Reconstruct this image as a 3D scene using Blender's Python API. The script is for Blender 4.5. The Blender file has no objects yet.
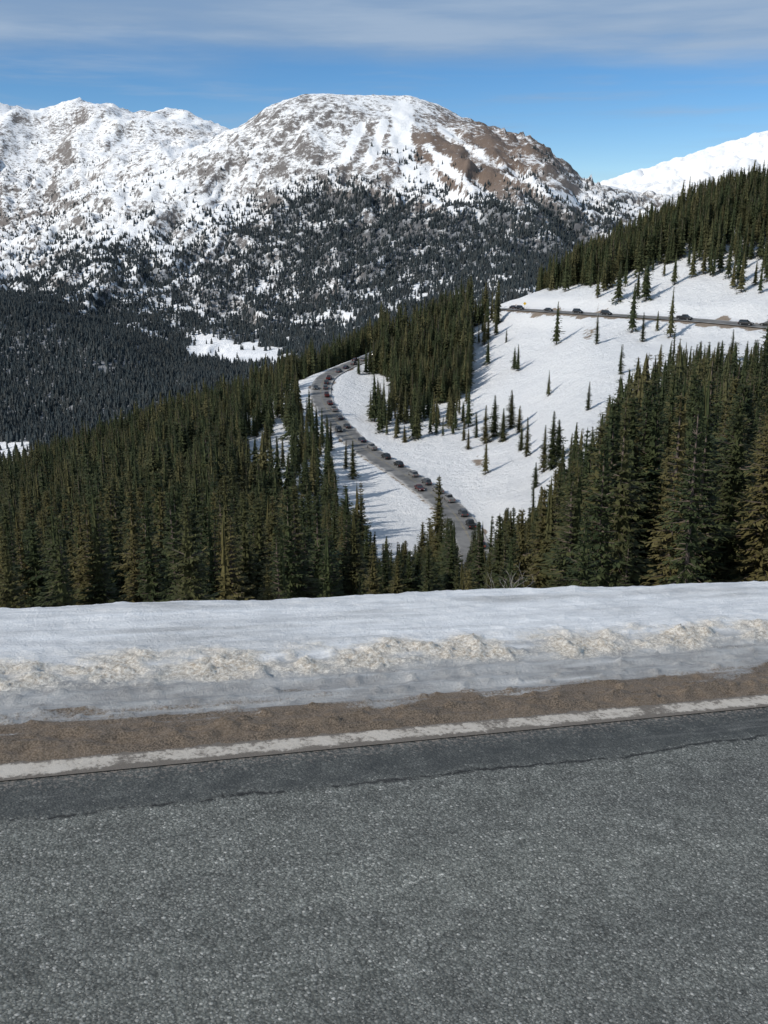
import bpy, bmesh, math, random
import numpy as np
from mathutils import Vector, Matrix
random.seed(5); rng=np.random.RandomState(7)
F=1000.0; HOR=230.0
P=math.atan((512-HOR)/F); CP,SP=math.cos(P),math.sin(P)
scene=bpy.context.scene
scene.view_settings.view_transform='Standard'; scene.view_settings.look='None'
scene.view_settings.exposure=0
# ---------------------------------------------------------------- helpers
def unproj(u,v,d):
    a=(u-384)/F; b=(512-v)/F
    t=d/(CP+b*SP)
    return (a*t,d,(b*CP-SP)*t)
def w_of_v(v):
    b=(512-np.asarray(v,float))/F
    return (b*CP-SP)/(CP+b*SP)
def project(x,y,z):
    fd=y*CP-z*SP; up=y*SP+z*CP
    return 384+F*x/fd, 512-F*up/fd
def sm(a,b,x):
    t=np.clip((np.asarray(x,float)-a)/(b-a),0,1); return t*t*(3-2*t)
def pnoise(x,y,seed=0):
    r=np.random.RandomState(seed); tb=r.permutation(256); tb=np.concatenate([tb,tb])
    x=np.asarray(x,float); y=np.asarray(y,float)
    xi=np.floor(x).astype(int); yi=np.floor(y).astype(int); xf=x-xi; yf=y-yi
    xi&=255; yi&=255
    def g(ix,iy,dx,dy):
        a=tb[(tb[ix&255]+iy)&255]*(2*math.pi/256)
        return np.cos(a)*dx+np.sin(a)*dy
    u=xf*xf*xf*(xf*(xf*6-15)+10); v=yf*yf*yf*(yf*(yf*6-15)+10)
    a=g(xi,yi,xf,yf); b=g(xi+1,yi,xf-1,yf); c=g(xi,yi+1,xf,yf-1); d=g(xi+1,yi+1,xf-1,yf-1)
    return ((a*(1-u)+b*u)*(1-v)+(c*(1-u)+d*u)*v)*1.5
def fbm(x,y,o=4,seed=0,ridge=False):
    s=0;am=1;tot=0
    for i in range(o):
        n=pnoise(x*2**i+i*17.3,y*2**i-i*9.1,seed+i)
        if ridge: n=1-2*np.abs(n)
        s=s+am*n; tot+=am; am*=.5
    return s/tot
def pchip(x,Y,xq):
    x=np.asarray(x,float); Y=np.asarray(Y,float)
    h=np.diff(x); dl=np.diff(Y,axis=0)/h.reshape(-1,*([1]*(Y.ndim-1)))
    m=np.zeros_like(Y); m[0]=dl[0]; m[-1]=dl[-1]
    p=dl[:-1]*dl[1:]
    with np.errstate(divide='ignore',invalid='ignore'):
        hm=2*p/(dl[:-1]+dl[1:])
    m[1:-1]=np.where(p>0,hm,0)
    i=np.clip(np.searchsorted(x,xq)-1,0,len(x)-2)
    t=(np.clip(xq,x[0],x[-1])-x[i])/h[i]
    sh=(-1,)+(1,)*(Y.ndim-1)
    t=t.reshape(sh); hh=h[i].reshape(sh)
    return (2*t**3-3*t**2+1)*Y[i]+(t**3-2*t**2+t)*hh*m[i]+(-2*t**3+3*t**2)*Y[i+1]+(t**3-t**2)*hh*m[i+1]
def link(o): scene.collection.objects.link(o); return o
def grid_mesh(name,X,Y,Z,smooth=True):
    nr,nc=X.shape
    me=bpy.data.meshes.new(name)
    co=np.stack([X,Y,Z],-1).reshape(-1,3)
    i=np.arange(nr*nc).reshape(nr,nc)
    q=np.stack([i[:-1,:-1],i[:-1,1:],i[1:,1:],i[1:,:-1]],-1).reshape(-1,4)
    me.vertices.add(len(co)); me.vertices.foreach_set('co',co.astype(np.float32).ravel())
    me.loops.add(q.size); me.loops.foreach_set('vertex_index',q.astype(np.int32).ravel())
    me.polygons.add(len(q)); me.polygons.foreach_set('loop_start',np.arange(0,q.size,4,dtype=np.int32))
    me.polygons.foreach_set('use_smooth',np.full(len(q),smooth))
    me.update(calc_edges=True); me.validate()
    return me
def attr(me,name,arr):
    a=me.attributes.new(name,'FLOAT','POINT'); a.data.foreach_set('value',np.asarray(arr,np.float32).ravel())
# ---- material helper
class M:
    def __init__(s,name,rough=.9,spec=.2):
        s.m=bpy.data.materials.new(name); s.m.use_nodes=True; s.nt=s.m.node_tree
        s.b=s.nt.nodes['Principled BSDF']; s.b.inputs['Roughness'].default_value=rough
        s.b.inputs['Specular IOR Level'].default_value=spec
    def n(s,t,**k):
        x=s.nt.nodes.new(t)
        for a,v in k.items(): setattr(x,a,v)
        return x
    def l(s,a,b): s.nt.links.new(a,b)
    def obj(s):
        return s.n('ShaderNodeTexCoord').outputs['Object']
    def noise(s,scale,detail=4,rough=.5,vec=None,stretch=None):
        x=s.n('ShaderNodeTexNoise'); x.inputs['Scale'].default_value=scale; x.inputs['Detail'].default_value=detail; x.inputs['Roughness'].default_value=rough
        v=vec or s.obj()
        if stretch:
            mp=s.n('ShaderNodeMapping'); mp.inputs['Scale'].default_value=stretch; s.l(v,mp.inputs[0]); v=mp.outputs[0]
        s.l(v,x.inputs['Vector']); return x.outputs['Fac']
    def attr(s,name):
        return s.n('ShaderNodeAttribute',attribute_name=name).outputs['Fac']
    def math(s,op,a,b=None,c=None,clamp=False):
        x=s.n('ShaderNodeMath',operation=op,use_clamp=clamp)
        for i,v in enumerate([a,b,c]):
            if v is None: continue
            if isinstance(v,(int,float)): x.inputs[i].default_value=v
            else: s.l(v,x.inputs[i])
        return x.outputs[0]
    def rng(s,v,a,b,c=0,d=1,smooth=True):
        x=s.n('ShaderNodeMapRange'); x.interpolation_type='SMOOTHSTEP' if smooth else 'LINEAR'
        s.l(v,x.inputs[0])
        for i,k in enumerate([a,b,c,d]): x.inputs[i+1].default_value=k
        return x.outputs[0]
    def mix(s,f,a,b,bt='MIX'):
        x=s.n('ShaderNodeMix',data_type='RGBA',blend_type=bt)
        for i,v in ((0,f),(6,a),(7,b)):
            if isinstance(v,(int,float)): x.inputs[i].default_value=v
            elif isinstance(v,tuple): x.inputs[i].default_value=(*v,1) if len(v)==3 else v
            else: s.l(v,x.inputs[i])
        return x.outputs[2]
    def ramp(s,f,stops,interp='LINEAR'):
        x=s.n('ShaderNodeValToRGB'); s.l(f,x.inputs[0]); cr=x.color_ramp; cr.interpolation=interp
        while len(cr.elements)<len(stops): cr.elements.new(.5)
        for e,(p,c) in zip(cr.elements,stops): e.position=p; e.color=(*c,1)
        return x.outputs[0]
    def bump(s,h,dist,strength=1):
        x=s.n('ShaderNodeBump'); x.inputs['Distance'].default_value=dist; x.inputs['Strength'].default_value=strength
        s.l(h,x.inputs['Height']); s.l(x.outputs[0],s.b.inputs['Normal']); return x
    def col(s,c):
        if isinstance(c,tuple): s.b.inputs['Base Color'].default_value=(*c,1)
        else: s.l(c,s.b.inputs['Base Color'])
# ---------------------------------------------------------------- ROAD PATH
rp=[(486,640,180),(481,585,205),(472,545,225),(449,508,255),(408,477,290),(362,447,325),(334,419,360),(321,396,396),(325,379,430),(345,367,460),(375,355,492),(405,343,525),(438,326,556),(462,314,568),(482,309,548),(510,309,500),(560,312,455),(610,315,425),(680,319,393),(740,324,374),(830,333,356),(950,343,335),(1100,352,310),(1250,360,290)]
RP=np.array([unproj(*p) for p in rp])
def catmull(Pt,n=14):
    out=[]
    for i in range(len(Pt)-1):
        p0=Pt[max(i-1,0)];p1=Pt[i];p2=Pt[i+1];p3=Pt[min(i+2,len(Pt)-1)]
        for k in range(n):
            t=k/n
            out.append(.5*((2*p1)+(-p0+p2)*t+(2*p0-5*p1+4*p2-p3)*t*t+(-p0+3*p1-3*p2+p3)*t**3))
    out.append(Pt[-1]); return np.array(out)
RC=catmull(RP)
for _ in range(6):
    RC[1:-1]=.25*RC[:-2]+.5*RC[1:-1]+.25*RC[2:]
seg=np.r_[0,np.cumsum(np.linalg.norm(np.diff(RC[:,:2],axis=0),axis=1))]
L=np.arange(0,seg[-1],2.0)
RC=np.stack([np.interp(L,seg,RC[:,k]) for k in range(3)],1)
RT=np.gradient(RC,axis=0); RT/=np.linalg.norm(RT,axis=1)[:,None]
RN=np.stack([-RT[:,1],RT[:,0],0*RT[:,0]],1); RN/=np.linalg.norm(RN,axis=1)[:,None]
i1=int(np.argmin(np.hypot(RC[:,0]-RP[12,0],RC[:,1]-RP[12,1])))
HW=4.2+2.4*sm(i1,i1+40,np.arange(len(RC)))
def road_dist(x,y):
    x=x.ravel(); y=y.ravel(); D=np.empty(len(x)); I=np.empty(len(x),int)
    for s in range(0,len(x),20000):
        d2=(x[s:s+20000,None]-RC[None,:,0])**2+(y[s:s+20000,None]-RC[None,:,1])**2
        i=d2.argmin(1); I[s:s+20000]=i; D[s:s+20000]=np.sqrt(d2[np.arange(len(i)),i])
    return D,I
# ---------------------------------------------------------------- TERRAIN
cols={
-400:[(20,740),(60,680),(100,640),(160,605),(230,585),(320,565),(450,560),(600,560),(900,540),(1300,470),(1800,330),(2200,325),(2800,290),(3200,270),(4000,230),(5500,116),(7000,180)],
-40:[(20,736),(60,672),(100,632),(160,588),(230,550),(320,518),(400,500),(480,498),(650,520),(850,495),(1100,456),(1400,398),(1800,312),(2000,310),(2300,307),(2700,284),(3000,276),(3500,278),(4200,232),(5500,108),(7000,170)],
0:[(20,735),(60,670),(100,630),(160,585),(230,545),(320,510),(400,488),(480,486),(650,510),(850,490),(1100,452),(1400,395),(1800,312),(2000,310),(2300,305),(2700,278),(3000,268),(3500,275),(4200,230),(5500,106),(7000,170)],
60:[(20,735),(60,668),(100,628),(160,580),(230,530),(320,490),(400,470),(480,472),(650,500),(850,480),(1100,445),(1400,390),(1750,320),(1900,319),(2250,302),(2650,270),(3000,246),(3500,262),(4200,225),(5500,118),(7000,170)],
100:[(20,735),(60,665),(100,625),(160,572),(230,518),(320,476),(400,457),(470,458),(650,490),(850,470),(1100,440),(1400,378),(1650,334),(1850,330),(2200,300),(2600,262),(3000,224),(3500,245),(4200,205),(5500,110),(7000,170)],
200:[(20,735),(60,660),(100,620),(160,562),(230,500),(320,450),(400,423),(470,423),(650,470),(850,460),(1100,420),(1400,373),(1600,368),(1800,350),(2000,330),(2300,290),(2700,225),(3200,166),(3700,195),(4500,165),(5500,122),(7000,170)],
250:[(20,735),(60,661),(100,619),(160,562),(230,500),(320,440),(400,408),(470,402),(600,440),(900,440),(1300,382),(1550,364),(1800,347),(2000,330),(2300,287),(2700,215),(3200,132),(3600,155),(4500,175),(5500,136),(7000,180)],
290:[(20,735),(60,663),(100,618),(160,565),(230,505),(320,434),(400,396),(470,382),(600,420),(900,430),(1300,378),(1550,358),(1800,340),(2000,325),(2300,280),(2700,205),(3200,100),(3600,130),(4500,190),(5500,170),(7000,200)],
322:[(20,735),(60,665),(100,620),(160,580),(230,530),(300,465),(360,425),(400,397),(440,378),(520,372),(650,400),(900,415),(1300,370),(1800,335),(2300,270),(2700,195),(3200,96),(3700,125),(5500,220),(7000,225)],
400:[(20,735),(60,668),(100,625),(160,590),(230,535),(295,475),(350,430),(420,390),(490,352),(560,335),(650,345),(900,380),(1300,350),(1800,320),(2300,250),(2700,180),(3100,112),(3250,98),(3800,130),(5500,220),(7000,225)],
450:[(20,735),(60,670),(100,628),(160,590),(230,540),(265,503),(330,443),(400,390),(470,345),(530,325),(570,317),(660,330),(900,370),(1300,345),(1800,310),(2300,240),(2700,180),(3100,130),(3250,120),(3800,150),(5500,220),(7000,225)],
520:[(20,735),(60,665),(100,620),(160,573),(215,530),(260,488),(330,425),(400,365),(450,330),(488,309),(540,297),(600,300),(700,315),(900,350),(1300,330),(1800,290),(2300,230),(2700,182),(3100,155),(3300,151),(3800,190),(5500,215),(7000,225)],
600:[(20,730),(60,650),(100,600),(160,545),(215,492),(270,435),(340,372),(400,327),(428,314),(455,298),(520,272),(570,262),(650,280),(900,330),(1300,320),(1800,290),(2300,255),(2900,218),(3200,208),(3800,215),(5000,184),(7000,210)],
700:[(20,720),(60,625),(100,572),(160,512),(215,460),(270,412),(330,362),(370,332),(388,320),(408,304),(450,264),(500,228),(560,210),(620,215),(750,255),(1000,300),(2000,280),(3000,230),(4000,185),(5000,152),(7000,200)],
768:[(20,715),(60,618),(100,565),(160,505),(215,457),(270,412),(320,370),(352,342),(368,326),(390,301),(430,262),(480,225),(530,199),(580,196),(660,215),(1000,300),(2000,280),(3000,230),(4000,165),(5000,131),(7000,180)],
900:[(20,710),(60,605),(100,550),(160,490),(215,438),(270,390),(315,355),(338,342),(348,336),(370,310),(420,250),(480,195),(540,160),(620,165),(750,220),(1000,280),(2000,280),(3000,220),(5000,120),(7000,180)],
1250:[(20,690),(60,560),(100,500),(160,450),(215,405),(260,375),(285,362),(300,355),(320,330),(380,250),(450,180),(550,130),(700,150),(1000,260),(3000,220),(5000,130),(7000,180)],
}
def lsp(a,b,s): return np.arange(math.log(a),math.log(b),s)
LD=np.concatenate([lsp(3,150,.03),lsp(150,760,.0065),lsp(760,1000,.02),lsp(1000,6000,.006),lsp(6000,22000,.05)])
AA=np.concatenate([np.arange(-.84,-.47,.01),np.arange(-.47,.47,.0022),np.arange(.47,.86,.01)])
cu=sorted(cols); cw=[]
for c in cu:
    pts=[(3,742)]+cols[c]+[(9500,224),(22000,229)]
    d=np.log([p[0] for p in pts]); w=w_of_v([p[1] for p in pts])
    cw.append(pchip(d,w,LD))
cw=np.array(cw)
ca=np.array([(c-384)/F for c in cu])
W=pchip(ca,cw,AA).T
D=np.exp(LD)[:,None]*np.ones_like(AA)[None]
X=D*AA[None]; Y=D.copy(); Z=W*D
pk=np.array([-.03*3200,3250.])
th=np.arctan2(X-pk[0],pk[1]-Y); rr=np.hypot(X-pk[0],Y-pk[1])
far=sm(1500,2600,D)
mt=far*sm(120,800,rr)
tw_=.35*fbm(X/300,Y/300,3,5)
gul=fbm((th+tw_)*5+40,rr/900,6,3,True)
Z+=mt*60*gul*sm(5200,4200,D)
Z+=far*sm(0,600,rr+150)*25*fbm(X/220,Y/330,6,11,True)
Z+=far*9*fbm(X/70,Y/70,4,13)
Z+=sm(3600,4600,D)*80*(fbm(X/520,Y/1100,6,17,True)-.3)*np.where(AA[None]>.15,.35,1)
Z+=sm(700,1100,D)*sm(2600,1800,D)*16*fbm(X/180,Y/180,4,19)
nr=sm(40,110,D)*sm(1000,600,D)
Z+=nr*(1.8*fbm(X/38,Y/38,4,23)+.5*fbm(X/9,Y/9,3,29))
Z=np.where(D<16,np.minimum(Z,-6.2),Z)
dirt=np.zeros_like(Z)
msk=(D>140)&(D<760)&(X>-150)&(X<300)
dd,ii=road_dist(X[msk],Y[msk])
zr=RC[ii,2]; zt=Z[msk]; hw=HW[ii]
wgt=1-sm(hw+.9,hw+10,dd)
Z[msk]=zt*(1-wgt)+(zr-.25)*wgt
nn=fbm(X[msk]/14,Y[msk]/14,3,31); n3=fbm(X[msk]/5,Y[msk]/5,3,33)
upr=sm(i1-5,i1+30,ii)
down=sm(-.5,.5,np.einsum('ij,ij->i',np.stack([X[msk]-RC[ii,0],Y[msk]-RC[ii,1]],1),RN[ii,:2])*-1)
dirt[msk]=sm(hw+2.5,hw,dd)*.5+ sm(hw+9,hw+2,dd)*sm(.1,.45,nn)*(.30+.3*upr)+upr*down*sm(hw+7,hw+1.,dd)*(.62+.5*n3)+upr*(1-down)*sm(hw+9,hw+2,dd)*(.22+.5*nn)
U_,V_=project(X,Y,Z)
for (cx,cy,r) in ((478,462,10),(590,333,13),(505,440,6)):
    k=(D<760); dirt[k]+=((.62+.5*fbm(X/4,Y/4,3,34))*np.exp(-(((U_-cx)/r)**2+((V_-cy)/(r*.8))**2)))[k]
def sdist(pts,u,v):
    best=np.full(u.shape,1e9)
    for (x1,y1),(x2,y2) in zip(pts[:-1],pts[1:]):
        dx,dy=x2-x1,y2-y1; t=np.clip(((u-x1)*dx+(v-y1)*dy)/(dx*dx+dy*dy),0,1)
        best=np.minimum(best,np.hypot(u-x1-t*dx,v-y1-t*dy))
    return best
rock=np.zeros_like(Z); brown=np.zeros_like(Z)
main=(D>2000)&(D<3700)
bz=np.exp(-((U_-475)/85)**2-((V_-155)/42)**2)
jit=7*fbm(X/60,Y/60,4,45)
rk=.465+.17*bz+.04*np.exp(-((U_-320)/90)**2-((V_-120)/35)**2)
rk+=.16*(gul-.45)*sm(100,500,rr)*(.5+bz)
rk-=.05*sm(260,120,U_)
rk+=.10*fbm(X/110,Y/110,5,37)
rk-=.5*sm(12,3,sdist([(402,112),(400,140),(412,175),(450,200),(490,216)],U_,V_)+jit)
rk-=.40*sm(5,2.5,sdist([(361,126),(345,160)],U_,V_)+.3*jit)
rk-=.40*sm(5,2.5,sdist([(384,124),(370,160)],U_,V_)+.3*jit)
rk+=.08*sm(5,2,sdist([(371,128),(357,158)],U_,V_))
rk-=.25*sm(6,1,sdist([(440,130),(500,165),(545,190),(590,208)],U_,V_)+jit)
rk-=.25*sm(7,2,sdist([(430,150),(470,190),(520,215)],U_,V_)+jit)
rock[main]=rk[main]; brown[main]=(.2+.8*np.clip(bz*1.5,0,1))[main]
fr=D>=3700
rock[fr]=np.where(AA[None]>.12,.30,.475+.12*fbm(X/500,Y/500,4,41))[fr]; brown[fr]=.3
md=(D>900)&(D<=2000); rock[md]=.35
rock[(D<=900)]=.10
rock[(D<760)&(D>150)]=.17
def clearing(x,y,u,v):
    n=fbm(x/60,y/90,4,47)
    return sm(1.15,.85,np.hypot((u-236)/54,(v-352-.10*(u-236))/12)+.9*n)
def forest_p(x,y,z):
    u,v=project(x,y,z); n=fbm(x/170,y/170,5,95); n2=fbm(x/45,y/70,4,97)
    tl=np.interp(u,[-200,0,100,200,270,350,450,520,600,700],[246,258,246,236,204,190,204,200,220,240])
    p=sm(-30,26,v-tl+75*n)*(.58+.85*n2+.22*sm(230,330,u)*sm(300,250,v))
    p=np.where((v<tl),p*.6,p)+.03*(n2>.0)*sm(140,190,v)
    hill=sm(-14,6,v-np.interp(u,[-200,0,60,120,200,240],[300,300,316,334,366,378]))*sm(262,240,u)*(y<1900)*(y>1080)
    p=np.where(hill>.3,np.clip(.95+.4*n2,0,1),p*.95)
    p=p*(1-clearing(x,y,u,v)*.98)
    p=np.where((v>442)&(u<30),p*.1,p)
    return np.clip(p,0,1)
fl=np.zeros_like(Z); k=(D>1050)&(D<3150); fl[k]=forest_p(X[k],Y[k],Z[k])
me=grid_mesh('mountain_terrain',X,Y,Z)
attr(me,'rock',np.clip(rock,0,1)); attr(me,'dirt',dirt); attr(me,'brown',brown); attr(me,'forest_shade',fl)
iD=np.arange(len(LD)); iA=np.arange(len(AA))
def ground(x,y):
    fi=np.interp(np.log(y),LD,iD); fj=np.interp(x/y,AA,iA)
    i=np.clip(fi.astype(int),0,len(LD)-2); j=np.clip(fj.astype(int),0,len(AA)-2); p=fi-i;q=fj-j
    return (Z[i,j]*(1-p)*(1-q)+Z[i+1,j]*p*(1-q)+Z[i,j+1]*(1-p)*q+Z[i+1,j+1]*p*q)
m=M('snowy_mountain_ground',.75,.2)
n1=m.noise(.055,10,.80); n2=m.noise(.012,6,.6); nf=m.noise(.6,5,.6)
ra=m.attr('rock')
geo=m.n('ShaderNodeNewGeometry'); sx=m.n('ShaderNodeSeparateXYZ'); m.l(geo.outputs['Normal'],sx.inputs[0])
steep=m.rng(sx.outputs[2],.93,.6,-.03,.11)
th_=m.math('ADD',m.math('ADD',ra,steep),m.math('MULTIPLY',m.math('SUBTRACT',n2,.5),.22))
lvl=m.math('ADD',m.math('SUBTRACT',n1,1.0),th_)
rm=m.rng(lvl,-.07,.07)
rcol=m.mix(m.attr('brown'),m.ramp(n2,[(.3,(.11,.106,.106)),(.7,(.18,.172,.168))]),m.ramp(n1,[(.3,(.12,.088,.070)),(.7,(.205,.152,.12))]))
snow=m.mix(nf,(.82,.83,.85),(.89,.89,.895))
c=m.mix(rm,snow,rcol)
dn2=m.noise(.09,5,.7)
forest_shade=m.rng(m.math('ADD',m.attr('forest_shade'),m.math('SUBTRACT',dn2,.98)),-.1,.25,0,.8)
c=m.mix(forest_shade,c,(.09,.098,.11))  # tree shade painted into the ground colour where forest is dense
da=m.attr('dirt'); dn=m.noise(.35,6,.65)
dm=m.rng(m.math('ADD',da,m.math('SUBTRACT',dn,1.0)),-.06,.12)
dcol=m.mix(nf,(.22,.16,.115),(.38,.32,.26))
c=m.mix(dm,c,dcol); m.col(c)
hb=m.math('ADD',m.math('MULTIPLY',n1,8.0),m.math('MULTIPLY',nf,.25))
m.bump(hb,1.0,.8)
me.materials.append(m.m); terr=link(bpy.data.objects.new('mountain_terrain',me))
# ---------------------------------------------------------------- winding road
def strip(name,off0,off1,dz,mat,full=False):
    nx=9; o_=np.linspace(off0,off1,nx)[None]*np.ones((len(RC),1))
    if full: o_=np.linspace(-1,1,nx)[None]*HW[:,None]
    xx=RC[:,0,None]+RN[:,0,None]*o_; yy=RC[:,1,None]+RN[:,1,None]*o_; zz=RC[:,2,None]+0*o_+dz
    me=grid_mesh(name,xx,yy,zz); me.materials.append(mat)
    attr(me,'lat',np.abs(o_)/HW[:,None]*4.5)
    return me
m=M('worn_asphalt_far',.85)
n=m.noise(.25,5,.6); nb=m.noise(2,4,.6)
c=m.mix(m.rng(n,.35,.65),m.mix(nb,(.085,.085,.087),(.125,.123,.12)),(.17,.167,.163))
se=m.rng(m.math('ADD',m.attr('lat'),m.math('MULTIPLY',m.math('SUBTRACT',n,.5),4.0)),3.3,4.4,0,.7)
m.col(m.mix(se,c,(.42,.40,.38)))
ro=link(bpy.data.objects.new('winding_road',strip('winding_road',0,0,.1,m.m,True)))
my=M('faded_yellow_line'); nn_=my.noise(.8,4,.6); my.col(my.mix(my.rng(nn_,.4,.6),(.15,.145,.135),(.28,.23,.13)))
for nm,a,b in (('centre_line',-.2,-.1),('centre_line_b',.1,.2)):
    ob=link(bpy.data.objects.new(nm,strip(nm,a,b,.115,my.m))); ob.parent=ro
# ---------------------------------------------------------------- FOREGROUND
es=Vector((2.426,CP+.004*SP,-SP+.004*CP)).normalized()
et=Vector((-es.y,es.x,0)).normalized(); en=es.cross(et).normalized()
P0=Vector((0,0,-1.7))
FM=Matrix((( es.x,et.x,en.x,P0.x),(es.y,et.y,en.y,P0.y),(es.z,et.z,en.z,P0.z),(0,0,0,1)))
def ST(u,v):
    r=Vector(unproj(u,v,1.0)); k=P0.dot(en)/r.dot(en); p=r*k-P0
    return p.dot(es),p.dot(et)
def T(u,v): return ST(u,v)[1]
tl0,tl1=T(384,742),T(384,728); te=T(384,604)
def linef(pa,pb,S):
    (s1,c1),(s2,c2)=ST(*pa),ST(*pb); return c1+(np.clip(S,-5,9)-s1)*(c2-c1)/(s2-s1)
def nonuni(a,b,c,d,f,cf):
    return np.concatenate([np.arange(a,b,cf),np.arange(b,c,f),np.arange(c,d,cf)])
ss=np.arange(-60,90,1.0); tt=np.r_[np.arange(-9,tl1+.02,.5),tl1+.12]
S_,T_=np.meshgrid(ss,tt)
me=grid_mesh('asphalt_road',S_,T_,0*S_)
m=M('chipseal_asphalt',.85,.25)
o=m.obj()
def vor(sc):
    vo=m.n('ShaderNodeTexVoronoi'); vo.inputs['Scale'].default_value=sc; m.l(o,vo.inputs['Vector'])
    hs=m.n('ShaderNodeSeparateColor'); m.l(vo.outputs['Color'],hs.inputs[0]); return vo.outputs['Distance'],hs.outputs[0],hs.outputs[1]
vd,vr,vg=vor(135); wd_,wr_,wg_=vor(280)
agg=m.ramp(vr,[(0,(.078,.081,.074)),(.4,(.122,.126,.115)),(.8,(.166,.169,.155)),(.95,(.25,.25,.232)),(1,(.39,.38,.355))])
ag2=m.ramp(wr_,[(0,(.050,.052,.048)),(.5,(.124,.127,.116)),(.9,(.195,.195,.18)),(1,(.37,.36,.335))])
mid=m.noise(9,5,.7); fine=m.noise(60,3,.6)
c=m.mix(m.rng(vg,.4,.6),agg,ag2)
edge=m.rng(vd,.35,.75,1,.6)
c=m.mix(1.0,c,edge,'MULTIPLY')
big=m.noise(.9,6,.65,stretch=(.3,1.4,1))
c=m.mix(1.0,c,m.ramp(big,[(.3,(.74,.74,.75)),(.7,(1.40,1.40,1.36))]),'MULTIPLY')
c=m.mix(1.0,c,m.ramp(mid,[(.3,(.74,.74,.74)),(.7,(1.3,1.3,1.3))]),'MULTIPLY')
sep=m.n('ShaderNodeSeparateXYZ'); m.l(o,sep.inputs[0])
wob=m.noise(1.6,7,.68)
sa,ta=ST(0,822); sb,tb=ST(768,737)
line=m.math('ADD',m.math('MULTIPLY',sep.outputs[0],(tb-ta)/(sb-sa)),ta-sa*(tb-ta)/(sb-sa))
tt_=m.math('ADD',m.math('SUBTRACT',sep.outputs[1],line),m.math('MULTIPLY',m.math('SUBTRACT',wob,.5),.26))
dk=m.rng(m.math('ADD',tt_,m.math('MULTIPLY',m.math('SUBTRACT',fine,.5),.08)),-.03,.05)
dk2=m.math('MULTIPLY',dk,m.rng(mid,.25,.7,.84,.55))
c=m.mix(dk2,c,m.mix(fine,(.022,.025,.026),(.054,.057,.056)))
ckm=m.math('MULTIPLY',m.rng(m.math('ABSOLUTE',tt_),.016,.0,0,1),m.rng(mid,.42,.52))
c=m.mix(m.math('MULTIPLY',ckm,.9),c,(.012,.012,.012))
st_=m.noise(3,7,.75,stretch=(.25,3,1))
c=m.mix(m.math('MULTIPLY',dk,m.rng(st_,.54,.7,0,.45)),c,(.20,.195,.185))
gr=m.rng(m.math('ADD',m.math('MULTIPLY',m.math('SUBTRACT',sep.outputs[1],tl0-.08),5.0),m.math('MULTIPLY',m.math('SUBTRACT',fine,.5),3)),.0,.9)
c=m.mix(gr,c,(.22,.19,.165)); m.col(c)
hh=m.math('ADD',m.math('MULTIPLY',vd,-.003),m.math('MULTIPLY',fine,.002))
m.bump(hh,1.0,.6)
me.materials.append(m.m); ar=link(bpy.data.objects.new('asphalt_road',me)); ar.matrix_world=FM
S_,T_=np.meshgrid(np.arange(-60,90,1.0),np.linspace(tl0-.02,tl1,5))
me=grid_mesh('edge_line',S_,T_,0*S_+.004)
m=M('worn_edge_paint',.8); n=m.noise(55,6,.8); n2=m.noise(5,6,.7)
se_=m.n('ShaderNodeSeparateXYZ'); m.l(m.obj(),se_.inputs[0])
tc_=m.math('ABSOLUTE',m.math('SUBTRACT',se_.outputs[1],(tl0+tl1)/2-.01))
ero=m.rng(tc_,(tl1-tl0)*.20,(tl1-tl0)*.60,0,.40)
k=m.rng(m.math('SUBTRACT',m.math('ADD',n,m.math('MULTIPLY',m.math('SUBTRACT',n2,.5),1.2)),ero),.33,.56)
m.col(m.mix(k,(.15,.13,.11),m.mix(n2,(.38,.33,.27),(.54,.50,.45)))); m.bump(n,.004)
me.materials.append(m.m); el=link(bpy.data.objects.new('edge_line',me)); el.matrix_world=FM
# shoulder
ss=nonuni(-60,-5.5,6.5,90,.016,.6); tt=np.concatenate([np.arange(tl1-.02,te+.25,.010),np.arange(te+.25,te+12,.25)])
S_,T_=np.meshgrid(ss,tt)
tb1=linef((0,741),(768,680),S_); tb1=np.maximum(tb1,tl1+.06)
t_=T_+.04*fbm(S_/1.2,T_/3,3,51)
cc=linef((200,668),(768,634),S_); cc=np.clip(cc,tb1+.3,te-.25)
crag=fbm(S_/.11,T_/.09,5,55)
chunk=np.clip(np.exp(-((t_-cc)/.18)**2)*(.85+1.2*fbm(S_/.30,T_/.2,4,78)),0,1)*sm(-3.0,-.4,S_+1.0*fbm(S_/1.,T_/1.,2,77))
tr=t_+.10*fbm(S_/.3,T_/.10,5,79)
dband=sm(tl1-.06,tl1-.02,t_)*sm(tb1+.05,tb1-.03,tr)
hump=np.exp(-((t_-(tl1+tb1)/2-.01)/((tb1-tl1)*.55))**2)
h=.002+.026*hump*np.clip(.55+1.3*fbm(S_/.20,T_/.09,5,52),0,2)+.012*fbm(S_/.05,T_/.04,3,53)*dband
h+=.008*sm(tb1-.05,tb1+.15,t_)+.006*fbm(S_/.6,T_/.10,4,54)*sm(tb1,tb1+.2,t_)
h+=chunk*(.004+.055*np.clip(crag+.05,0,1)+.030*np.abs(fbm(S_/.045,T_/.035,3,56)))
h+=sm(cc+.05,te,t_)*(.02+.016*fbm(S_/.9,T_/.35,4,57)+.008*fbm(S_/.14,T_/.06,4,61))
h+=.014*np.clip(fbm(S_/.09,T_/.05,4,62)-.12,0,1)*(1+2*sm(cc+.3,cc-.2,t_))
h-=.006*np.cos((t_-tb1)*2*math.pi/.12)*sm(tb1+.02,tb1+.1,t_)*sm(cc-.1,cc-.2,t_)
ed=te+.05*fbm(S_/1.5,0*T_,4,58)
h-=np.where(T_>ed,(T_-ed)*.85*sm(0,.35,T_-ed),0)
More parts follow.
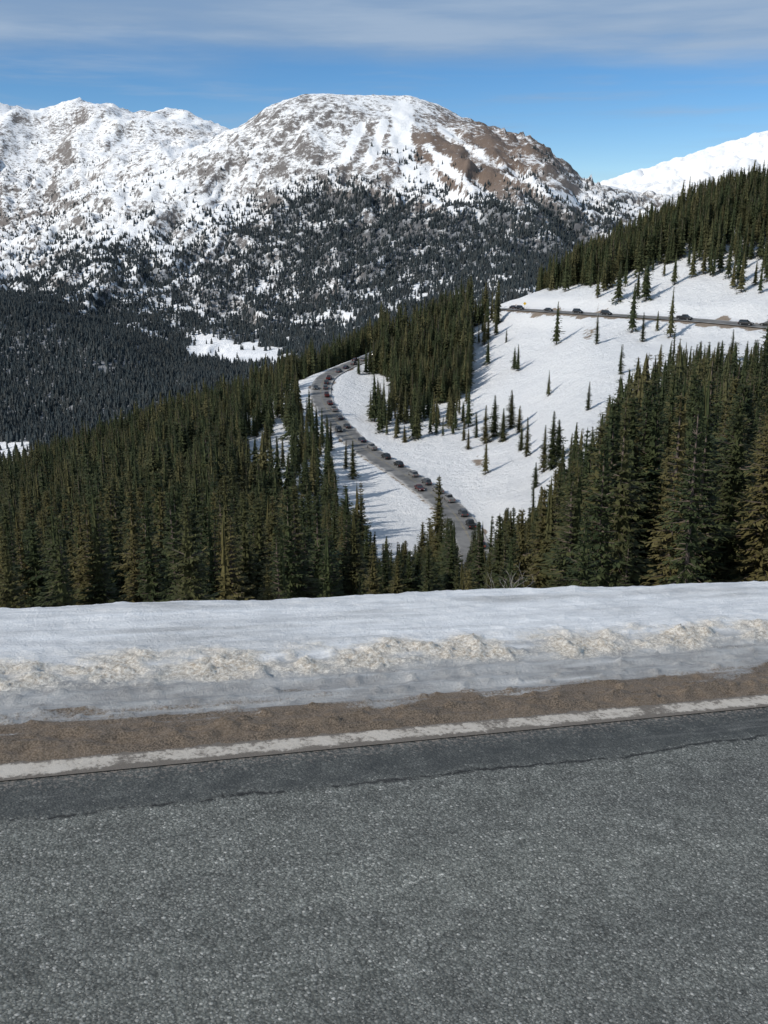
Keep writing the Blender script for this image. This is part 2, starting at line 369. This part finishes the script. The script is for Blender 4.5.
h*=sm(tl1-.03,tl1+.03,T_); h+=.003
me=grid_mesh('snow_shoulder',S_,T_,h)
stre=fbm(S_/1.6,T_/.035,4,81)
lft=sm(1.5,-2.5,S_)
dirtm=dband*.98+(.30+.14*lft)*sm(tb1+.25+.3*lft,tb1,tr)*sm(tb1-.1,tb1,t_)+.24*sm(cc,cc-.4,t_)+.20*stre*sm(te,cc,t_)+.30*sm(.05,.4,fbm(S_/.8,T_/.22,4,83))*sm(te,te-.4,t_)
attr(me,'dirt',dirtm); attr(me,'chunk',chunk)
attr(me,'slush',np.clip(sm(tb1-.05,tb1+.02,t_)*sm(cc+.08,cc-.12,t_)*(1.0+.5*stre)+.16+.38*stre+.45*sm(.0,.5,fbm(S_/1.5,T_/.2,4,85)),0,1))
m=M('roadside_snow',.6,.3)
nF=m.noise(70,6,.75); nM=m.noise(9,7,.7,stretch=(.4,1.6,1)); nS=m.noise(1.6,4,.6)
nG=m.noise(160,3,.6)
snow=m.mix(m.rng(nM,.3,.7),(.62,.63,.645),(.82,.822,.828))
sl=m.mix(m.rng(nM,.3,.7),(.23,.225,.22),(.42,.415,.405))
slm=m.math('MULTIPLY',m.attr('slush'),m.rng(nS,.25,.6,.8,1.0))
c=m.mix(slm,snow,sl)
chm=m.rng(m.math('ADD',m.math('MULTIPLY',m.attr('chunk'),.9),m.math('SUBTRACT',nF,.85)),-.1,.3,0,.9)
c=m.mix(chm,c,m.mix(m.rng(nF,.35,.65),(.36,.295,.22),(.78,.74,.67)))
nD=m.math('ADD',m.math('MULTIPLY',nF,.5),m.math('MULTIPLY',nM,.5))
dmk=m.rng(m.math('ADD',m.attr('dirt'),m.math('SUBTRACT',nD,1.0)),-.10,.10)
c=m.mix(dmk,c,m.mix(m.rng(nG,.35,.65),m.mix(m.rng(nM,.3,.7),(.048,.036,.025),(.135,.098,.066)),(.22,.17,.125)))
m.col(c)
m.bump(m.math('ADD',m.math('MULTIPLY',nF,.014),m.math('MULTIPLY',nM,.014)),1.0,.8)
me.materials.append(m.m); sh=link(bpy.data.objects.new('snow_shoulder',me)); sh.matrix_world=FM
# ---------------------------------------------------------------- TREES
def treemat(name,c0,c1,c2):
    m=M(name,.75,.12)
    oi=m.n('ShaderNodeObjectInfo').outputs['Random']
    n=m.noise(1.1,4,.6)
    c=m.mix(m.rng(n,.3,.7),c0,c1); c=m.mix(m.rng(oi,.3,1,0,.8),c,c2); m.col(c)
    return m.m
bark=M('bark',.9); bn=bark.noise(6,5,.6); bark.col(bark.mix(bn,(.07,.05,.04),(.17,.14,.12)))
deadw=M('dead_wood',.85); bn=deadw.noise(5,5,.6); deadw.col(deadw.mix(bn,(.22,.20,.18),(.42,.39,.36)))
g_near=treemat('spruce_needles',(.018,.028,.013),(.056,.066,.027),(.105,.088,.036))
g_mid=treemat('forest_needles',(.022,.033,.016),(.054,.062,.027),(.090,.080,.036))
g_far=treemat('haze_tinted_needles',(.027,.038,.045),(.044,.055,.059),(.058,.062,.060))  # bluish tint puts aerial haze into the far needle colour
class TB:
    def __init__(s): s.v=[];s.f=[];s.mi=[]
    def tube(s,p0,p1,r0,r1,n=6,mi=0):
        d=(p1-p0); a=d.orthogonal().normalized(); b=d.normalized().cross(a); k=len(s.v)
        for p,r in ((p0,r0),(p1,r1)):
            for i in range(n):
                t=2*math.pi*i/n; s.v.append(p+a*(r*math.cos(t))+b*(r*math.sin(t)))
        for i in range(n):
            j=(i+1)%n; s.f.append((k+i,k+j,k+n+j,k+n+i)); s.mi.append(mi)
    def kite(s,p,d,w,side,mi=1):
        k=len(s.v); s.v+= [p,p+d*.45+side*w,p+d,p+d*.4-side*w]; s.f.append((k,k+1,k+2,k+3)); s.mi.append(mi)
    def skirt(s,z0,z1,r0,n,r,mi=1):
        k=len(s.v); s.v.append(Vector((0,0,z1)))
        for i in range(n):
            a=2*math.pi*(i+r.uniform(-.3,.3))/n; q=r0*(1.15 if i%2 else .62)*r.uniform(.8,1.2)
            s.v.append(Vector((math.cos(a)*q,math.sin(a)*q,z0+r.uniform(-.06,.06)*(z1-z0))))
        for i in range(n): s.f.append((k,k+1+i,k+1+(i+1)%n)); s.mi.append(mi)
    def mesh(s,name,mats):
        me=bpy.data.meshes.new(name); me.from_pydata([tuple(v) for v in s.v],[],s.f)
        for m in mats: me.materials.append(m)
        me.polygons.foreach_set('material_index',s.mi); me.update(); return me
def spruce(name,seed,H,R,wh,bpw,tw,mat,tws=1.0,bare=.06,shape=.85,core=.34,rag=.1):
    r=random.Random(seed); t=TB(); up=Vector((0,0,1))
    lean=Vector((r.uniform(-.025,.025),r.uniform(-.025,.025),0))
    N=5
    for i in range(N):
        z0=H*i/N; z1=H*(i+1)/N
        t.tube(Vector((0,0,z0-(.6 if i==0 else 0)))+lean*z0,Vector((0,0,z1))+lean*z1,.013*H*(1-i/N)+.015,.013*H*(1-(i+1)/N)+.012,6,0)
    nc=9
    for i in range(nc):
        q=(i+.3)/nc; z0=H*(bare+.04+(1-bare)*q*.88); t.skirt(z0,z0+H*.15,R*core*(1-q)**shape+.04,10,r)
    asym=r.uniform(0,6.28); aam=r.uniform(.05,.3)
    ph=r.uniform(0,6); fr_=r.uniform(9,16)
    for k in range(wh):
        q=(k+r.uniform(0,.7))/wh; z=min(H*(bare+(1-bare)*q),H*.985)
        prof=((1-q)**shape)*min(1,.55+q*4)*(.85+.22*math.sin(q*fr_*2+ph))*(1 if q<.75 else .85)
        nb=bpw if q<.8 else max(4,bpw-2)
        for b in range(nb):
            if r.random()<rag: continue
            az=2*math.pi*(b+r.uniform(-.35,.35))/nb+k*1.1
            ln=R*prof*r.uniform(.5,1.25)*(1+aam*math.cos(az-asym))+.10
            dr=Vector((math.cos(az),math.sin(az),0)); sd=Vector((-dr.y,dr.x,0))
            e=math.radians(-22+62*q**1.6+r.uniform(-9,9))
            base=Vector((0,0,z))+lean*z
            sag=.16*(1-q)
            def pt(s_): return base+dr*(ln*s_*math.cos(e))+up*(ln*(s_*math.sin(e)-sag*math.sin(s_*2.2)+.10*s_*s_*(1-q)))
            if tw>=8 and q<.85: t.tube(base,pt(.7),.02+.006*ln,.008,3,0)
            for j in range(tw):
                s_=.12+.88*(j+r.uniform(0,1))/tw
                p=pt(min(s_,1)); sg=1 if j%2 else -1
                tl=(.32*ln*(1.15-s_*.75)+.12)*tws*r.uniform(.7,1.25)
                d=(dr*r.uniform(.5,1.0)+sd*sg*r.uniform(.35,1.0)+up*r.uniform(-.55,.12)).normalized()*tl
                sv=d.cross(up+dr*r.uniform(-.6,.6)+sd*r.uniform(-.5,.5)).normalized()
                t.kite(p,d,tl*r.uniform(.16,.25),sv)
            tp=pt(.72); dd=(pt(1.0)-tp)*1.25
            t.kite(tp,dd,max(.05,dd.length*.25),sd)
    top=Vector((0,0,H*.92))+lean*H
    for i in range(4):
        a=i*math.pi/4; t.kite(top,Vector((0,0,H*.095)),.045*H/12,Vector((math.cos(a),math.sin(a),0)))
    return t.mesh(name,[bark.m,mat])
def farspruce(name,seed,H,R):
    r=random.Random(seed); t=TB(); n=6
    for i in range(n):
        q=i/n; t.skirt(H*(.04+.9*q),H*min(1,.04+.9*q+.32),R*(1-q)**.8+.12,8,r)
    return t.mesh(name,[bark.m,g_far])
def dead(name,seed,H,spread=.9,nb=34,rf=1.0):
    r=random.Random(seed); t=TB(); N=5; pts=[Vector((0,0,-.5))]
    for i in range(N): pts.append(Vector((r.uniform(-.03,.03)*H*(i+1)/N,r.uniform(-.03,.03)*H*(i+1)/N,H*(i+1)/N)))
    for i in range(N): t.tube(pts[i],pts[i+1],(.014*H*(1-i/N)+.02)*rf,(.014*H*(1-(i+1)/N)+.02)*rf,7,0)
    for i in range(nb):
        q=r.uniform(.12,.97); z=H*q; k=min(int(q*N),N-1); b=pts[k].lerp(pts[k+1],q*N-k)
        a=r.uniform(0,6.28); ln=spread*(1-q*.75)*r.uniform(.5,1.3)*H*.16
        e=b+Vector((math.cos(a)*ln,math.sin(a)*ln,r.uniform(-.2,.45)*ln)); t.tube(b,e,.035*rf,.012*rf,4,0)
        for _ in range(3):
            q2=r.uniform(.4,.9); bb=b.lerp(e,q2); a2=a+r.uniform(-1,1); l2=ln*.4
            t.tube(bb,bb+Vector((math.cos(a2)*l2,math.sin(a2)*l2,r.uniform(-.1,.4)*l2)),.016*rf,.008*rf,3,0)
    return t.mesh(name,[deadw.m])
def shrub(name,seed):
    r=random.Random(seed); t=TB()
    def grow(p,d,l,rad,k):
        q=p+d*l; t.tube(p,q,rad,rad*.65,4,0)
        if k==0: return
        for _ in range(2):
            grow(q,(d+Vector((r.uniform(-.9,.9),r.uniform(-.9,.9),r.uniform(-.25,.4)))).normalized(),l*r.uniform(.5,.85),rad*.62,k-1)
    for i in range(3):
        a=r.uniform(0,6.28); grow(Vector((0,0,-.3)),Vector((math.cos(a)*.6,math.sin(a)*.6,1)).normalized(),.75,.02,4)
    return t.mesh(name,[deadw.m])
near=[spruce('spruce_crown_%s'%c,10+i,12,R,44,9,12,g_near,.95,.04,sh_,.34,rg) for i,(c,R,sh_,rg) in enumerate([('a',2.2,.8,.1),('b',1.8,.85,.15),('c',2.6,.72,.08),('d',1.55,.85,.2),('e',2.1,.68,.1),('f',1.6,.75,.25),('g',1.9,.95,.3)])]
midm=[spruce('forest_spruce_%s'%c,40+i,12,R,22,7,4,g_mid,1.5,.03,sh_,.5,rg) for i,(c,R,sh_,rg) in enumerate([('a',2.3,.75,.1),('b',1.9,.85,.15),('c',2.7,.7,.1),('d',1.6,.8,.25),('e',2.2,.62,.1),('f',1.8,1.0,.2)])]
farm=[farspruce('far_spruce_%s'%c,70+i,11,R) for i,(c,R) in enumerate([('a',2.3),('b',1.9),('c',2.7)])]
def proto(name,meshes):
    c=bpy.data.collections.new(name)
    for i,me in enumerate(meshes): c.objects.link(bpy.data.objects.new(me.name,me))
    return c
def scatter(name,coll,x,y,scl,nvar,sink=.25):
    z=ground(x,y)-sink
    me=bpy.data.meshes.new(name); k=len(x)
    me.vertices.add(k); me.vertices.foreach_set('co',np.stack([x,y,z],1).astype(np.float32).ravel())
    attr(me,'scl',scl); attr(me,'wid',np.sqrt(scl)*np.sqrt(np.maximum(scl,.5))*rng.uniform(.8,1.3,k)); attr(me,'rot',rng.uniform(0,6.28,k))
    a=me.attributes.new('idx','INT','POINT'); a.data.foreach_set('value',rng.randint(0,nvar,k).astype(np.int32))
    ob=link(bpy.data.objects.new(name,me))
    ng=bpy.data.node_groups.new(name+'_nodes','GeometryNodeTree')
    ng.interface.new_socket('Geometry',in_out='INPUT',socket_type='NodeSocketGeometry')
    ng.interface.new_socket('Geometry',in_out='OUTPUT',socket_type='NodeSocketGeometry')
    N=ng.nodes; gi=N.new('NodeGroupInput'); go=N.new('NodeGroupOutput')
    ip=N.new('GeometryNodeInstanceOnPoints'); ci=N.new('GeometryNodeCollectionInfo')
    ci.inputs['Collection'].default_value=coll; ci.inputs['Separate Children'].default_value=True; ci.inputs['Reset Children'].default_value=True
    def na(n,t='FLOAT'):
        q=N.new('GeometryNodeInputNamedAttribute'); q.data_type=t; q.inputs['Name'].default_value=n; return q.outputs[0]
    cx=N.new('ShaderNodeCombineXYZ'); cs=N.new('ShaderNodeCombineXYZ'); Lk=ng.links.new
    Lk(na('rot'),cx.inputs[2]); w=na('wid'); Lk(w,cs.inputs[0]); Lk(w,cs.inputs[1]); Lk(na('scl'),cs.inputs[2])
    Lk(gi.outputs[0],ip.inputs['Points']); Lk(ci.outputs[0],ip.inputs['Instance']); ip.inputs['Pick Instance'].default_value=True
    Lk(na('idx','INT'),ip.inputs['Instance Index']); Lk(cx.outputs[0],ip.inputs['Rotation']); Lk(cs.outputs[0],ip.inputs['Scale'])
    Lk(ip.outputs[0],go.inputs[0])
    md=ob.modifiers.new('scatter','NODES'); md.node_group=ng
    print(name,k); return ob
cn=proto('spruce_variants',near); cm=proto('forest_variants',midm); cf=proto('far_variants',farm)
def cand(d0,d1,a0,a1,per):
    area=(a1-a0)*(d1**2-d0**2)/2; n=int(area/per)
    y=np.sqrt(rng.uniform(d0**2,d1**2,n)); return rng.uniform(a0,a1,n)*y,y
x,y=cand(32,720,-.62,.72,5.6)
u=384+x/y*1000; d=y
nz=fbm(x/22,y/22,3,91)
p=np.zeros(len(x))
dmx=np.interp(u,[-250,0,200,285,300,330],[520,500,480,440,300,235])
left=(u<330)&(d<dmx)
p=np.where(left,.66+.7*nz,p)
p=np.where((u>240)&(u<335)&(d>150)&(d<440),.17+.5*nz,p)
p=np.where((u>250)&(u<388)&(d>447)&(d<600),.7,p)
p=np.where((u>=330)&(u<545)&(d<165),np.clip(.36+.6*nz,0.05,1)*np.where(d<60,.5,1),p)
p=np.where((u>=330)&(u<430)&(d>=165)&(d<205),.06,p)
dr=np.interp(u,[540,600,640,700,768,900,1100],[160,228,285,320,322,285,240])
p=np.where((u>=535)&(d<dr),.50+.7*nz,p)
p=np.where((u>=520)&(d>=dr)&(d<dr+40),.06,p)
sp=(u>384+12*np.sin(d/20))&(u<470)&(d>385)&(d<548); p=np.where(sp,.9,p)
p=np.where((u>368)&(u<470)&(d>335)&(d<=385),.16,p)
p=np.where((u>470)&(u<500)&(d>450)&(d<520),.14,p)
lo=np.interp(u,[535,600,700,768,900],[530,485,455,440,395])+18*nz; hi=lo+np.interp(u,[540,600,1000],[160,160,140])
p=np.where((u>535)&(d>lo)&(d<hi),.55+.5*nz,p)
p=np.where((u>560)&(d>lo-45)&(d<=lo),.05,p)
op=(u>470)&(u<700)&(d>230)&(d<420)&(p==0); p=np.where(op,.006+.03*sm(.15,.5,nz),p)
keep=rng.uniform(0,1,len(x))<np.clip(p,0,.9)
x,y,u,d=x[keep],y[keep],u[keep],d[keep]
rd,_=road_dist(x,y); k=rd>9.5; x,y,u,d=x[k],y[k],u[k],d[k]
z=ground(x,y); uu,vv=project(x,y,z)
r1=rng.uniform(0,1,len(x))
hgt=.42+.85*r1**.8+.3*(rng.uniform(0,1,len(x))>.9)
hgt=np.where(u>560,hgt*1.25,hgt)
hgt=np.where((u>620)&(d>180)&(d<345),hgt*1.2,hgt)
hgt=np.where((d>430)&(u>380)&(u<470),hgt*1.3,hgt)
cap=np.full(len(x),0.0)
jt=rng.uniform(0,1,len(x))
cap=np.where((u>325)&(u<560)&(d<230),np.interp(u,[325,350,368,382,418,430,456,464,478,490,520,560],[455,462,495,532,530,492,494,545,520,490,490,448])+36*jt**1.5,cap)
cap=np.where((u<=325)&(d<200),np.interp(u,[0,150,240,325],[458,446,440,455])+60*jt,cap)
# wind-stunted stand just under the upper road, a few taller leaders
spike=rng.uniform(0,1,len(x))<.03
cap=np.where((u>=560)&(d<365),np.interp(u,[560,600,640,672,700,768,900],[435,392,352,338,340,338,330])+55*jt**1.2-np.where(spike,34,0),cap)
hmax=(vv-cap)/F*d/12
hgt=np.where(cap>0,np.minimum(hgt,hmax),hgt)
ok=hgt>.25
x,y,d,hgt,u=x[ok],y[ok],d[ok],hgt[ok],u[ok]
nr_=d<180
hero=(d<100)&(u>330)&(u<700)&(rng.uniform(0,1,len(x))<.6)
def place(name,me,X_,Y_,s,rz=None,w=None,sink=.25):
    ob=link(bpy.data.objects.new(name,me)); ob.location=(X_,Y_,float(ground(np.array([X_]),np.array([Y_]))[0])-sink)
    w=w or s; ob.scale=(w,w,s); ob.rotation_euler=(0,0,rng.uniform(0,6.28) if rz is None else rz); return ob
for X_,Y_,s in zip(x[hero],y[hero],hgt[hero]): place('spruce_tree',near[rng.randint(0,7)],X_,Y_,s,w=s*rng.uniform(.85,1.2))
print('heroes',hero.sum())
q=nr_&~hero; scatter('spruce_forest',cn,x[q],y[q],hgt[q],7)
q=~nr_; scatter('conifer_forest_slope',cm,x[q],y[q],hgt[q]*1.02,6)
for u0,dd0,hh in [(496,475,13),(487,455,9),(505,440,6),(478,330,9),(487,322,13),(496,326,14),(505,318,11),(513,330,13),(521,322,9),(465,330,8),(470,318,7),(524,300,8),(530,290,12),(548,262,13),(556,258,16),(562,266,11),(575,252,8),(540,248,7),(595,375,11),(590,300,9),(620,330,10),(640,370,11),(398,345,8),(412,350,10),(405,335,6),(384,372,8),(380,390,9),(345,300,9),(352,290,12),(330,322,10),(300,345,9),(441,132,19),(434,146,12),(450,128,13),(402,150,9),(505,155,10),(345,140,17),(356,146,18),(672,255,25),(655,200,19),(630,190,17),(716,262,21),(730,330,11),(762,270,20)]:
    s=hh/12; place('spruce_tree',near[rng.randint(0,7)],(u0-384)/F*dd0,float(dd0),s,w=min(s,1.35)*1.2)
d1=dead('dead_spruce',3,9)
place('dead_tree',d1,.312*100,100.,1.5); place('dead_tree',d1,.30*90,90.,.8); place('dead_tree',d1,.078*112,112.,1.0)
place('dead_tree',d1,-.11*150,150.,1.1); place('dead_tree',d1,.21*400,400.,1.2)
# small bare shrub on the outer edge of the plowed bank
sb_=link(bpy.data.objects.new('bare_shrub',shrub('bare_shrub',4)))
s0,_t=ST(512,600)
sb_.location=FM@Vector((s0+.62,te+.9,-.52)); sb_.scale=(.16,.16,.26)
x,y=cand(1050,3150,-.6,.45,20)
z=ground(x,y); p=forest_p(x,y,z)
k=rng.uniform(0,1,len(x))<p*.9
x,y=x[k],y[k]
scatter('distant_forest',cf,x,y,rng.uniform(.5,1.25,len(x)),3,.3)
x,y=cand(3100,5200,-.6,-.1,120)
z=ground(x,y); u,v=project(x,y,z); n=fbm(x/250,y/250,4,99)
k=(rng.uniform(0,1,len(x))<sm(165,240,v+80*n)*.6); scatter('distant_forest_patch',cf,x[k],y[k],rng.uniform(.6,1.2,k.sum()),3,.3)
# ---------------------------------------------------------------- VEHICLES
glass=M('car_glass',.1,.6); glass.col((.02,.025,.03)); tyre=M('tyre',.9); tyre.col((.02,.02,.02))
lamp=M('lamp_lens',.2,.5); lamp.col((.7,.7,.68)); tail=M('tail_lens',.3,.5); tail.col((.35,.02,.02)); rim=M('wheel_rim',.4,.5); rim.col((.25,.25,.26))
cp=M('car_paint',.35,.35); oi=cp.n('ShaderNodeObjectInfo'); dn=cp.noise(3,3); cp.col(cp.mix(cp.rng(dn,.4,.7,0,.2),oi.outputs['Color'],(.09,.08,.075)))
def car_mesh(name,kind):
    bm=bmesh.new()
    Ln={'sedan':4.7,'suv':4.7,'pickup':5.5}[kind]; hw=.92
    hood={'sedan':.86,'suv':1.0,'pickup':1.08}[kind]
    secs=[(-Ln/2,.42,hood-.12,hw*.86),(-Ln/2+.12,.3,hood-.02,hw*.96),(-Ln/2+.9,.26,hood+.03,hw),(0,.24,hood+.04,hw),(Ln/2-1.1,.26,hood,hw),(Ln/2-.25,.3,hood-.10,hw*.95),(Ln/2,.42,hood-.25,hw*.82)]
    rings=[]
    for x,zl,zh,w in secs:
        rings.append([bm.verts.new(c) for c in ((x,-w*.92,zl),(x,-w,zl+.18),(x,-w,zh-.15),(x,-w*.9,zh),(x,w*.9,zh),(x,w,zh-.15),(x,w,zl+.18),(x,w*.92,zl))])
    for a,b in zip(rings[:-1],rings[1:]):
        for i in range(8): bm.faces.new((a[i],a[(i+1)%8],b[(i+1)%8],b[i]))
    bm.faces.new(rings[0]); bm.faces.new(rings[-1][::-1])
    gx={'sedan':(-1.75,-1.0,.35,1.2,1.42),'suv':(-2.15,-1.85,.35,1.15,1.72),'pickup':(-.75,-.55,.75,1.5,1.82)}[kind]
    x0,x1,x2,x3,zt=gx; zb=hood+.02
    B=[bm.verts.new(c) for c in ((x0,-.82,zb),(x3,-.82,zb),(x3,.82,zb),(x0,.82,zb))]
    Tt=[bm.verts.new(c) for c in ((x1,-.66,zt-.06),(x2,-.66,zt-.06),(x2,.66,zt-.06),(x1,.66,zt-.06))]
    for i in range(4):
        f=bm.faces.new((B[i],B[(i+1)%4],Tt[(i+1)%4],Tt[i])); f.material_index=1
    R=[bm.verts.new(c) for c in ((x1-.03,-.7,zt-.06),(x2+.03,-.7,zt-.06),(x2+.03,.7,zt-.06),(x1-.03,.7,zt-.06))]
    R2=[bm.verts.new(c) for c in ((x1+.12,-.58,zt+.02),(x2-.12,-.58,zt+.02),(x2-.12,.58,zt+.02),(x1+.12,.58,zt+.02))]
    bm.faces.new(R2); bm.faces.new(R[::-1])
    for i in range(4): bm.faces.new((R[i],R[(i+1)%4],R2[(i+1)%4],R2[i]))
    def box(a,b,mi):
        v=[bm.verts.new((x,y,z)) for x in (a[0],b[0]) for y in (a[1],b[1]) for z in (a[2],b[2])]
        for q in ((0,1,3,2),(4,6,7,5),(0,4,5,1),(2,3,7,6),(0,2,6,4),(1,5,7,3)):
            f=bm.faces.new([v[i] for i in q]); f.material_index=mi
    for sy in (-1,1):
        mx=(x1+x2)/2; box((mx-.05,sy*.76-.03,zb),(mx+.05,sy*.76+.03,zt-.07),0)
        box((Ln/2-.1,sy*.62-.16,hood-.34),(Ln/2+.005,sy*.62+.16,hood-.2),3)
        box((-Ln/2-.01,sy*.68-.13,hood-.34),(-Ln/2+.08,sy*.68+.13,hood-.14),4)
        box((x3-.25,sy*.93-.02,zb-.02),(x3-.05,sy*.93+.10*sy+.02,zb+.13),0)
    if kind=='pickup':
        for sy in (-1,1): box((-2.6,sy*.82-.06,hood),(-.85,sy*.82+.06,hood+.16),0)
        box((-2.7,-.88,hood),(-2.6,.88,hood+.16),0)
    wr=.34 if kind=='sedan' else .39
    for wx in (-Ln/2+.95,Ln/2-.95):
        for sy in (-1,1):
            for r1,r2,dp,mi in ((wr,wr,.24,2),(wr*.55,wr*.45,.27,5)):
                r_=bmesh.ops.create_cone(bm,cap_ends=True,segments=16,radius1=r1,radius2=r2,depth=dp,matrix=Matrix.Translation((wx,sy*.83,wr))@Matrix.Rotation(math.pi/2,4,'X'))
                for f in {f for v in r_['verts'] for f in v.link_faces}: f.material_index=mi
    bmesh.ops.recalc_face_normals(bm,faces=bm.faces)
    me=bpy.data.meshes.new(name); bm.to_mesh(me); bm.free()
    for mt_ in (cp.m,glass.m,tyre.m,lamp.m,tail.m,rim.m): me.materials.append(mt_)
    return me
CM={'sedan':car_mesh('sedan_body','sedan'),'suv':car_mesh('suv_body','suv'),'pickup':car_mesh('pickup_body','pickup')}
NM={'sedan':'sedan_car','suv':'suv_car','pickup':'pickup_truck'}
PAL=[(.015,.015,.017),(.02,.022,.026),(.16,.16,.16),(.05,.052,.055),(.02,.025,.045),(.06,.012,.012),(.015,.018,.02),(.07,.07,.075),(.01,.01,.01),(.02,.02,.02),(.03,.03,.03)]
RU,RV=project(RC[:,0],RC[:,1],RC[:,2])
def car_at(i,lane,rev,kind,sc=1.0,col=None):
    ob=link(bpy.data.objects.new(NM[kind],CM[kind]))
    p=RC[i]+RN[i]*lane; ob.location=(p[0],p[1],p[2]+.11); ob.scale=(sc,sc,sc)
    ob.rotation_euler=(0,0,math.atan2(RT[i,1],RT[i,0])+(math.pi if rev else 0))
    ob.color=(*(col or random.choice(PAL)),1)
i=8
while i<i1:
    car_at(i,-2.0+random.uniform(-.2,.2),False,random.choice(['suv','suv','sedan','pickup'])); i+=random.choice([5,5,6,7,9])
for j in range(20,i1,34): car_at(j+random.randint(-6,6),2.0,True,random.choice(['suv','sedan']))
def idx_u(u):
    s=np.arange(len(RC)); ok=s>i1+10; return int(s[ok][np.argmin(abs(RU[ok]-u))])
dk_=(.012,.012,.014)
for uu_,ln_,rv,kd in [(500,-2,False,'suv'),(509,2,True,'sedan'),(525,-2.5,False,'suv'),(553,-2.5,False,'sedan'),(583,-2.5,False,'suv'),(612,-2.5,False,'suv'),(692,-3.5,False,'pickup'),(748,-3.5,False,'suv'),(764,2,True,'sedan')]:
    car_at(idx_u(uu_),ln_,rv,kd,1.15,dk_)
def sign(u_,off):
    i=idx_u(u_); p=RC[i]+RN[i]*off
    e=bpy.data.objects.new('warning_sign',None); link(e); e.location=(p[0],p[1],p[2])
    bm=bmesh.new(); bmesh.ops.create_cone(bm,cap_ends=True,segments=8,radius1=.05,radius2=.05,depth=2.8,matrix=Matrix.Translation((0,0,1.4)))
    me=bpy.data.meshes.new('post'); bm.to_mesh(me); bm.free(); me.materials.append(deadw.m); o=link(bpy.data.objects.new('post',me)); o.parent=e
    bm=bmesh.new(); bmesh.ops.create_cube(bm,size=1,matrix=Matrix.Translation((0,-.08,2.5))@Matrix.Rotation(math.pi/4,4,'Y')@Matrix.Diagonal((1.2,.04,1.2,1)))
    bmesh.ops.bevel(bm,geom=[e_ for e_ in bm.edges if abs(e_.verts[0].co.y-e_.verts[1].co.y)>.01],offset=.1,segments=3,affect='EDGES')
    me=bpy.data.meshes.new('panel'); bm.to_mesh(me); bm.free(); mm=M('sign_yellow',.5); mm.col((.65,.42,.03)); me.materials.append(mm.m); o=link(bpy.data.objects.new('panel',me)); o.parent=e
sign(511,7.4)
# ---------------------------------------------------------------- LIGHT
tosun=Vector((-.82,-.50,.0)).normalized(); el=math.radians(36)
tosun=Vector((tosun.x*math.cos(el),tosun.y*math.cos(el),math.sin(el)))
sd=bpy.data.lights.new('sun','SUN'); sd.energy=4.2; sd.angle=math.radians(.5); sd.color=(1,.95,.87)
so=link(bpy.data.objects.new('sun',sd)); so.rotation_euler=tosun.to_track_quat('Z','Y').to_euler()
wd=bpy.data.worlds.new('World'); scene.world=wd; wd.use_nodes=True; nt=wd.node_tree; N=nt.nodes
class WM(M):
    def __init__(s): s.nt=nt
w=WM(); bg=N['Background']
sk=N.new('ShaderNodeTexSky'); sk.sky_type='NISHITA'; sk.sun_disc=False; sk.sun_elevation=el; sk.sun_rotation=math.atan2(tosun.x,tosun.y)
sk.altitude=3000; sk.air_density=1.0; sk.dust_density=.2; sk.ozone_density=3
hsv=N.new('ShaderNodeHueSaturation'); hsv.inputs['Saturation'].default_value=1.25; hsv.inputs['Value'].default_value=1.2; w.l(sk.outputs[0],hsv.inputs['Color'])
tc=N.new('ShaderNodeTexCoord'); sp_=N.new('ShaderNodeSeparateXYZ'); w.l(tc.outputs['Generated'],sp_.inputs[0])
def cn_(scale,rot,sc,det,ro):
    mp=N.new('ShaderNodeMapping'); mp.inputs['Scale'].default_value=scale; mp.inputs['Rotation'].default_value=rot; w.l(tc.outputs['Generated'],mp.inputs[0])
    cl=N.new('ShaderNodeTexNoise'); cl.inputs['Scale'].default_value=sc; cl.inputs['Detail'].default_value=det; cl.inputs['Roughness'].default_value=ro; w.l(mp.outputs[0],cl.inputs['Vector']); return cl.outputs['Fac']
c1_=cn_((2.2,2.2,18),(0,.04,0),1.3,7,.55); c2_=cn_((3,3,36),(0,-.05,0),1.4,8,.55)
wisp=w.math('MULTIPLY',w.rng(c2_,.45,.72,0,.6),w.rng(sp_.outputs[2],.05,.12,.25,1))
band=w.rng(w.math('ADD',sp_.outputs[2],w.math('MULTIPLY',w.math('SUBTRACT',c1_,.5),.07)),.130,.168,0,1)
tex=w.math('ADD',w.math('MULTIPLY',c1_,.6),w.math('MULTIPLY',c2_,.4))
cm_=w.math('MAXIMUM',w.math('MULTIPLY',band,w.rng(tex,.32,.6,.66,.97)),wisp)
c=w.mix(cm_,hsv.outputs[0],w.mix(w.rng(tex,.4,.6),(3.1,4.3,6.0),(3.8,5.0,6.7)))
w.l(c,bg.inputs[0]); bg.inputs[1].default_value=.092
# ---------------------------------------------------------------- CAMERA
cd=bpy.data.cameras.new('camera'); cd.sensor_fit='VERTICAL'; cd.sensor_height=24; cd.lens=24*F/1024
cd.clip_start=.05; cd.clip_end=40000
co=link(bpy.data.objects.new('camera',cd)); co.location=(0,0,0); co.rotation_euler=(math.pi/2-P,0,0)
scene.camera=co
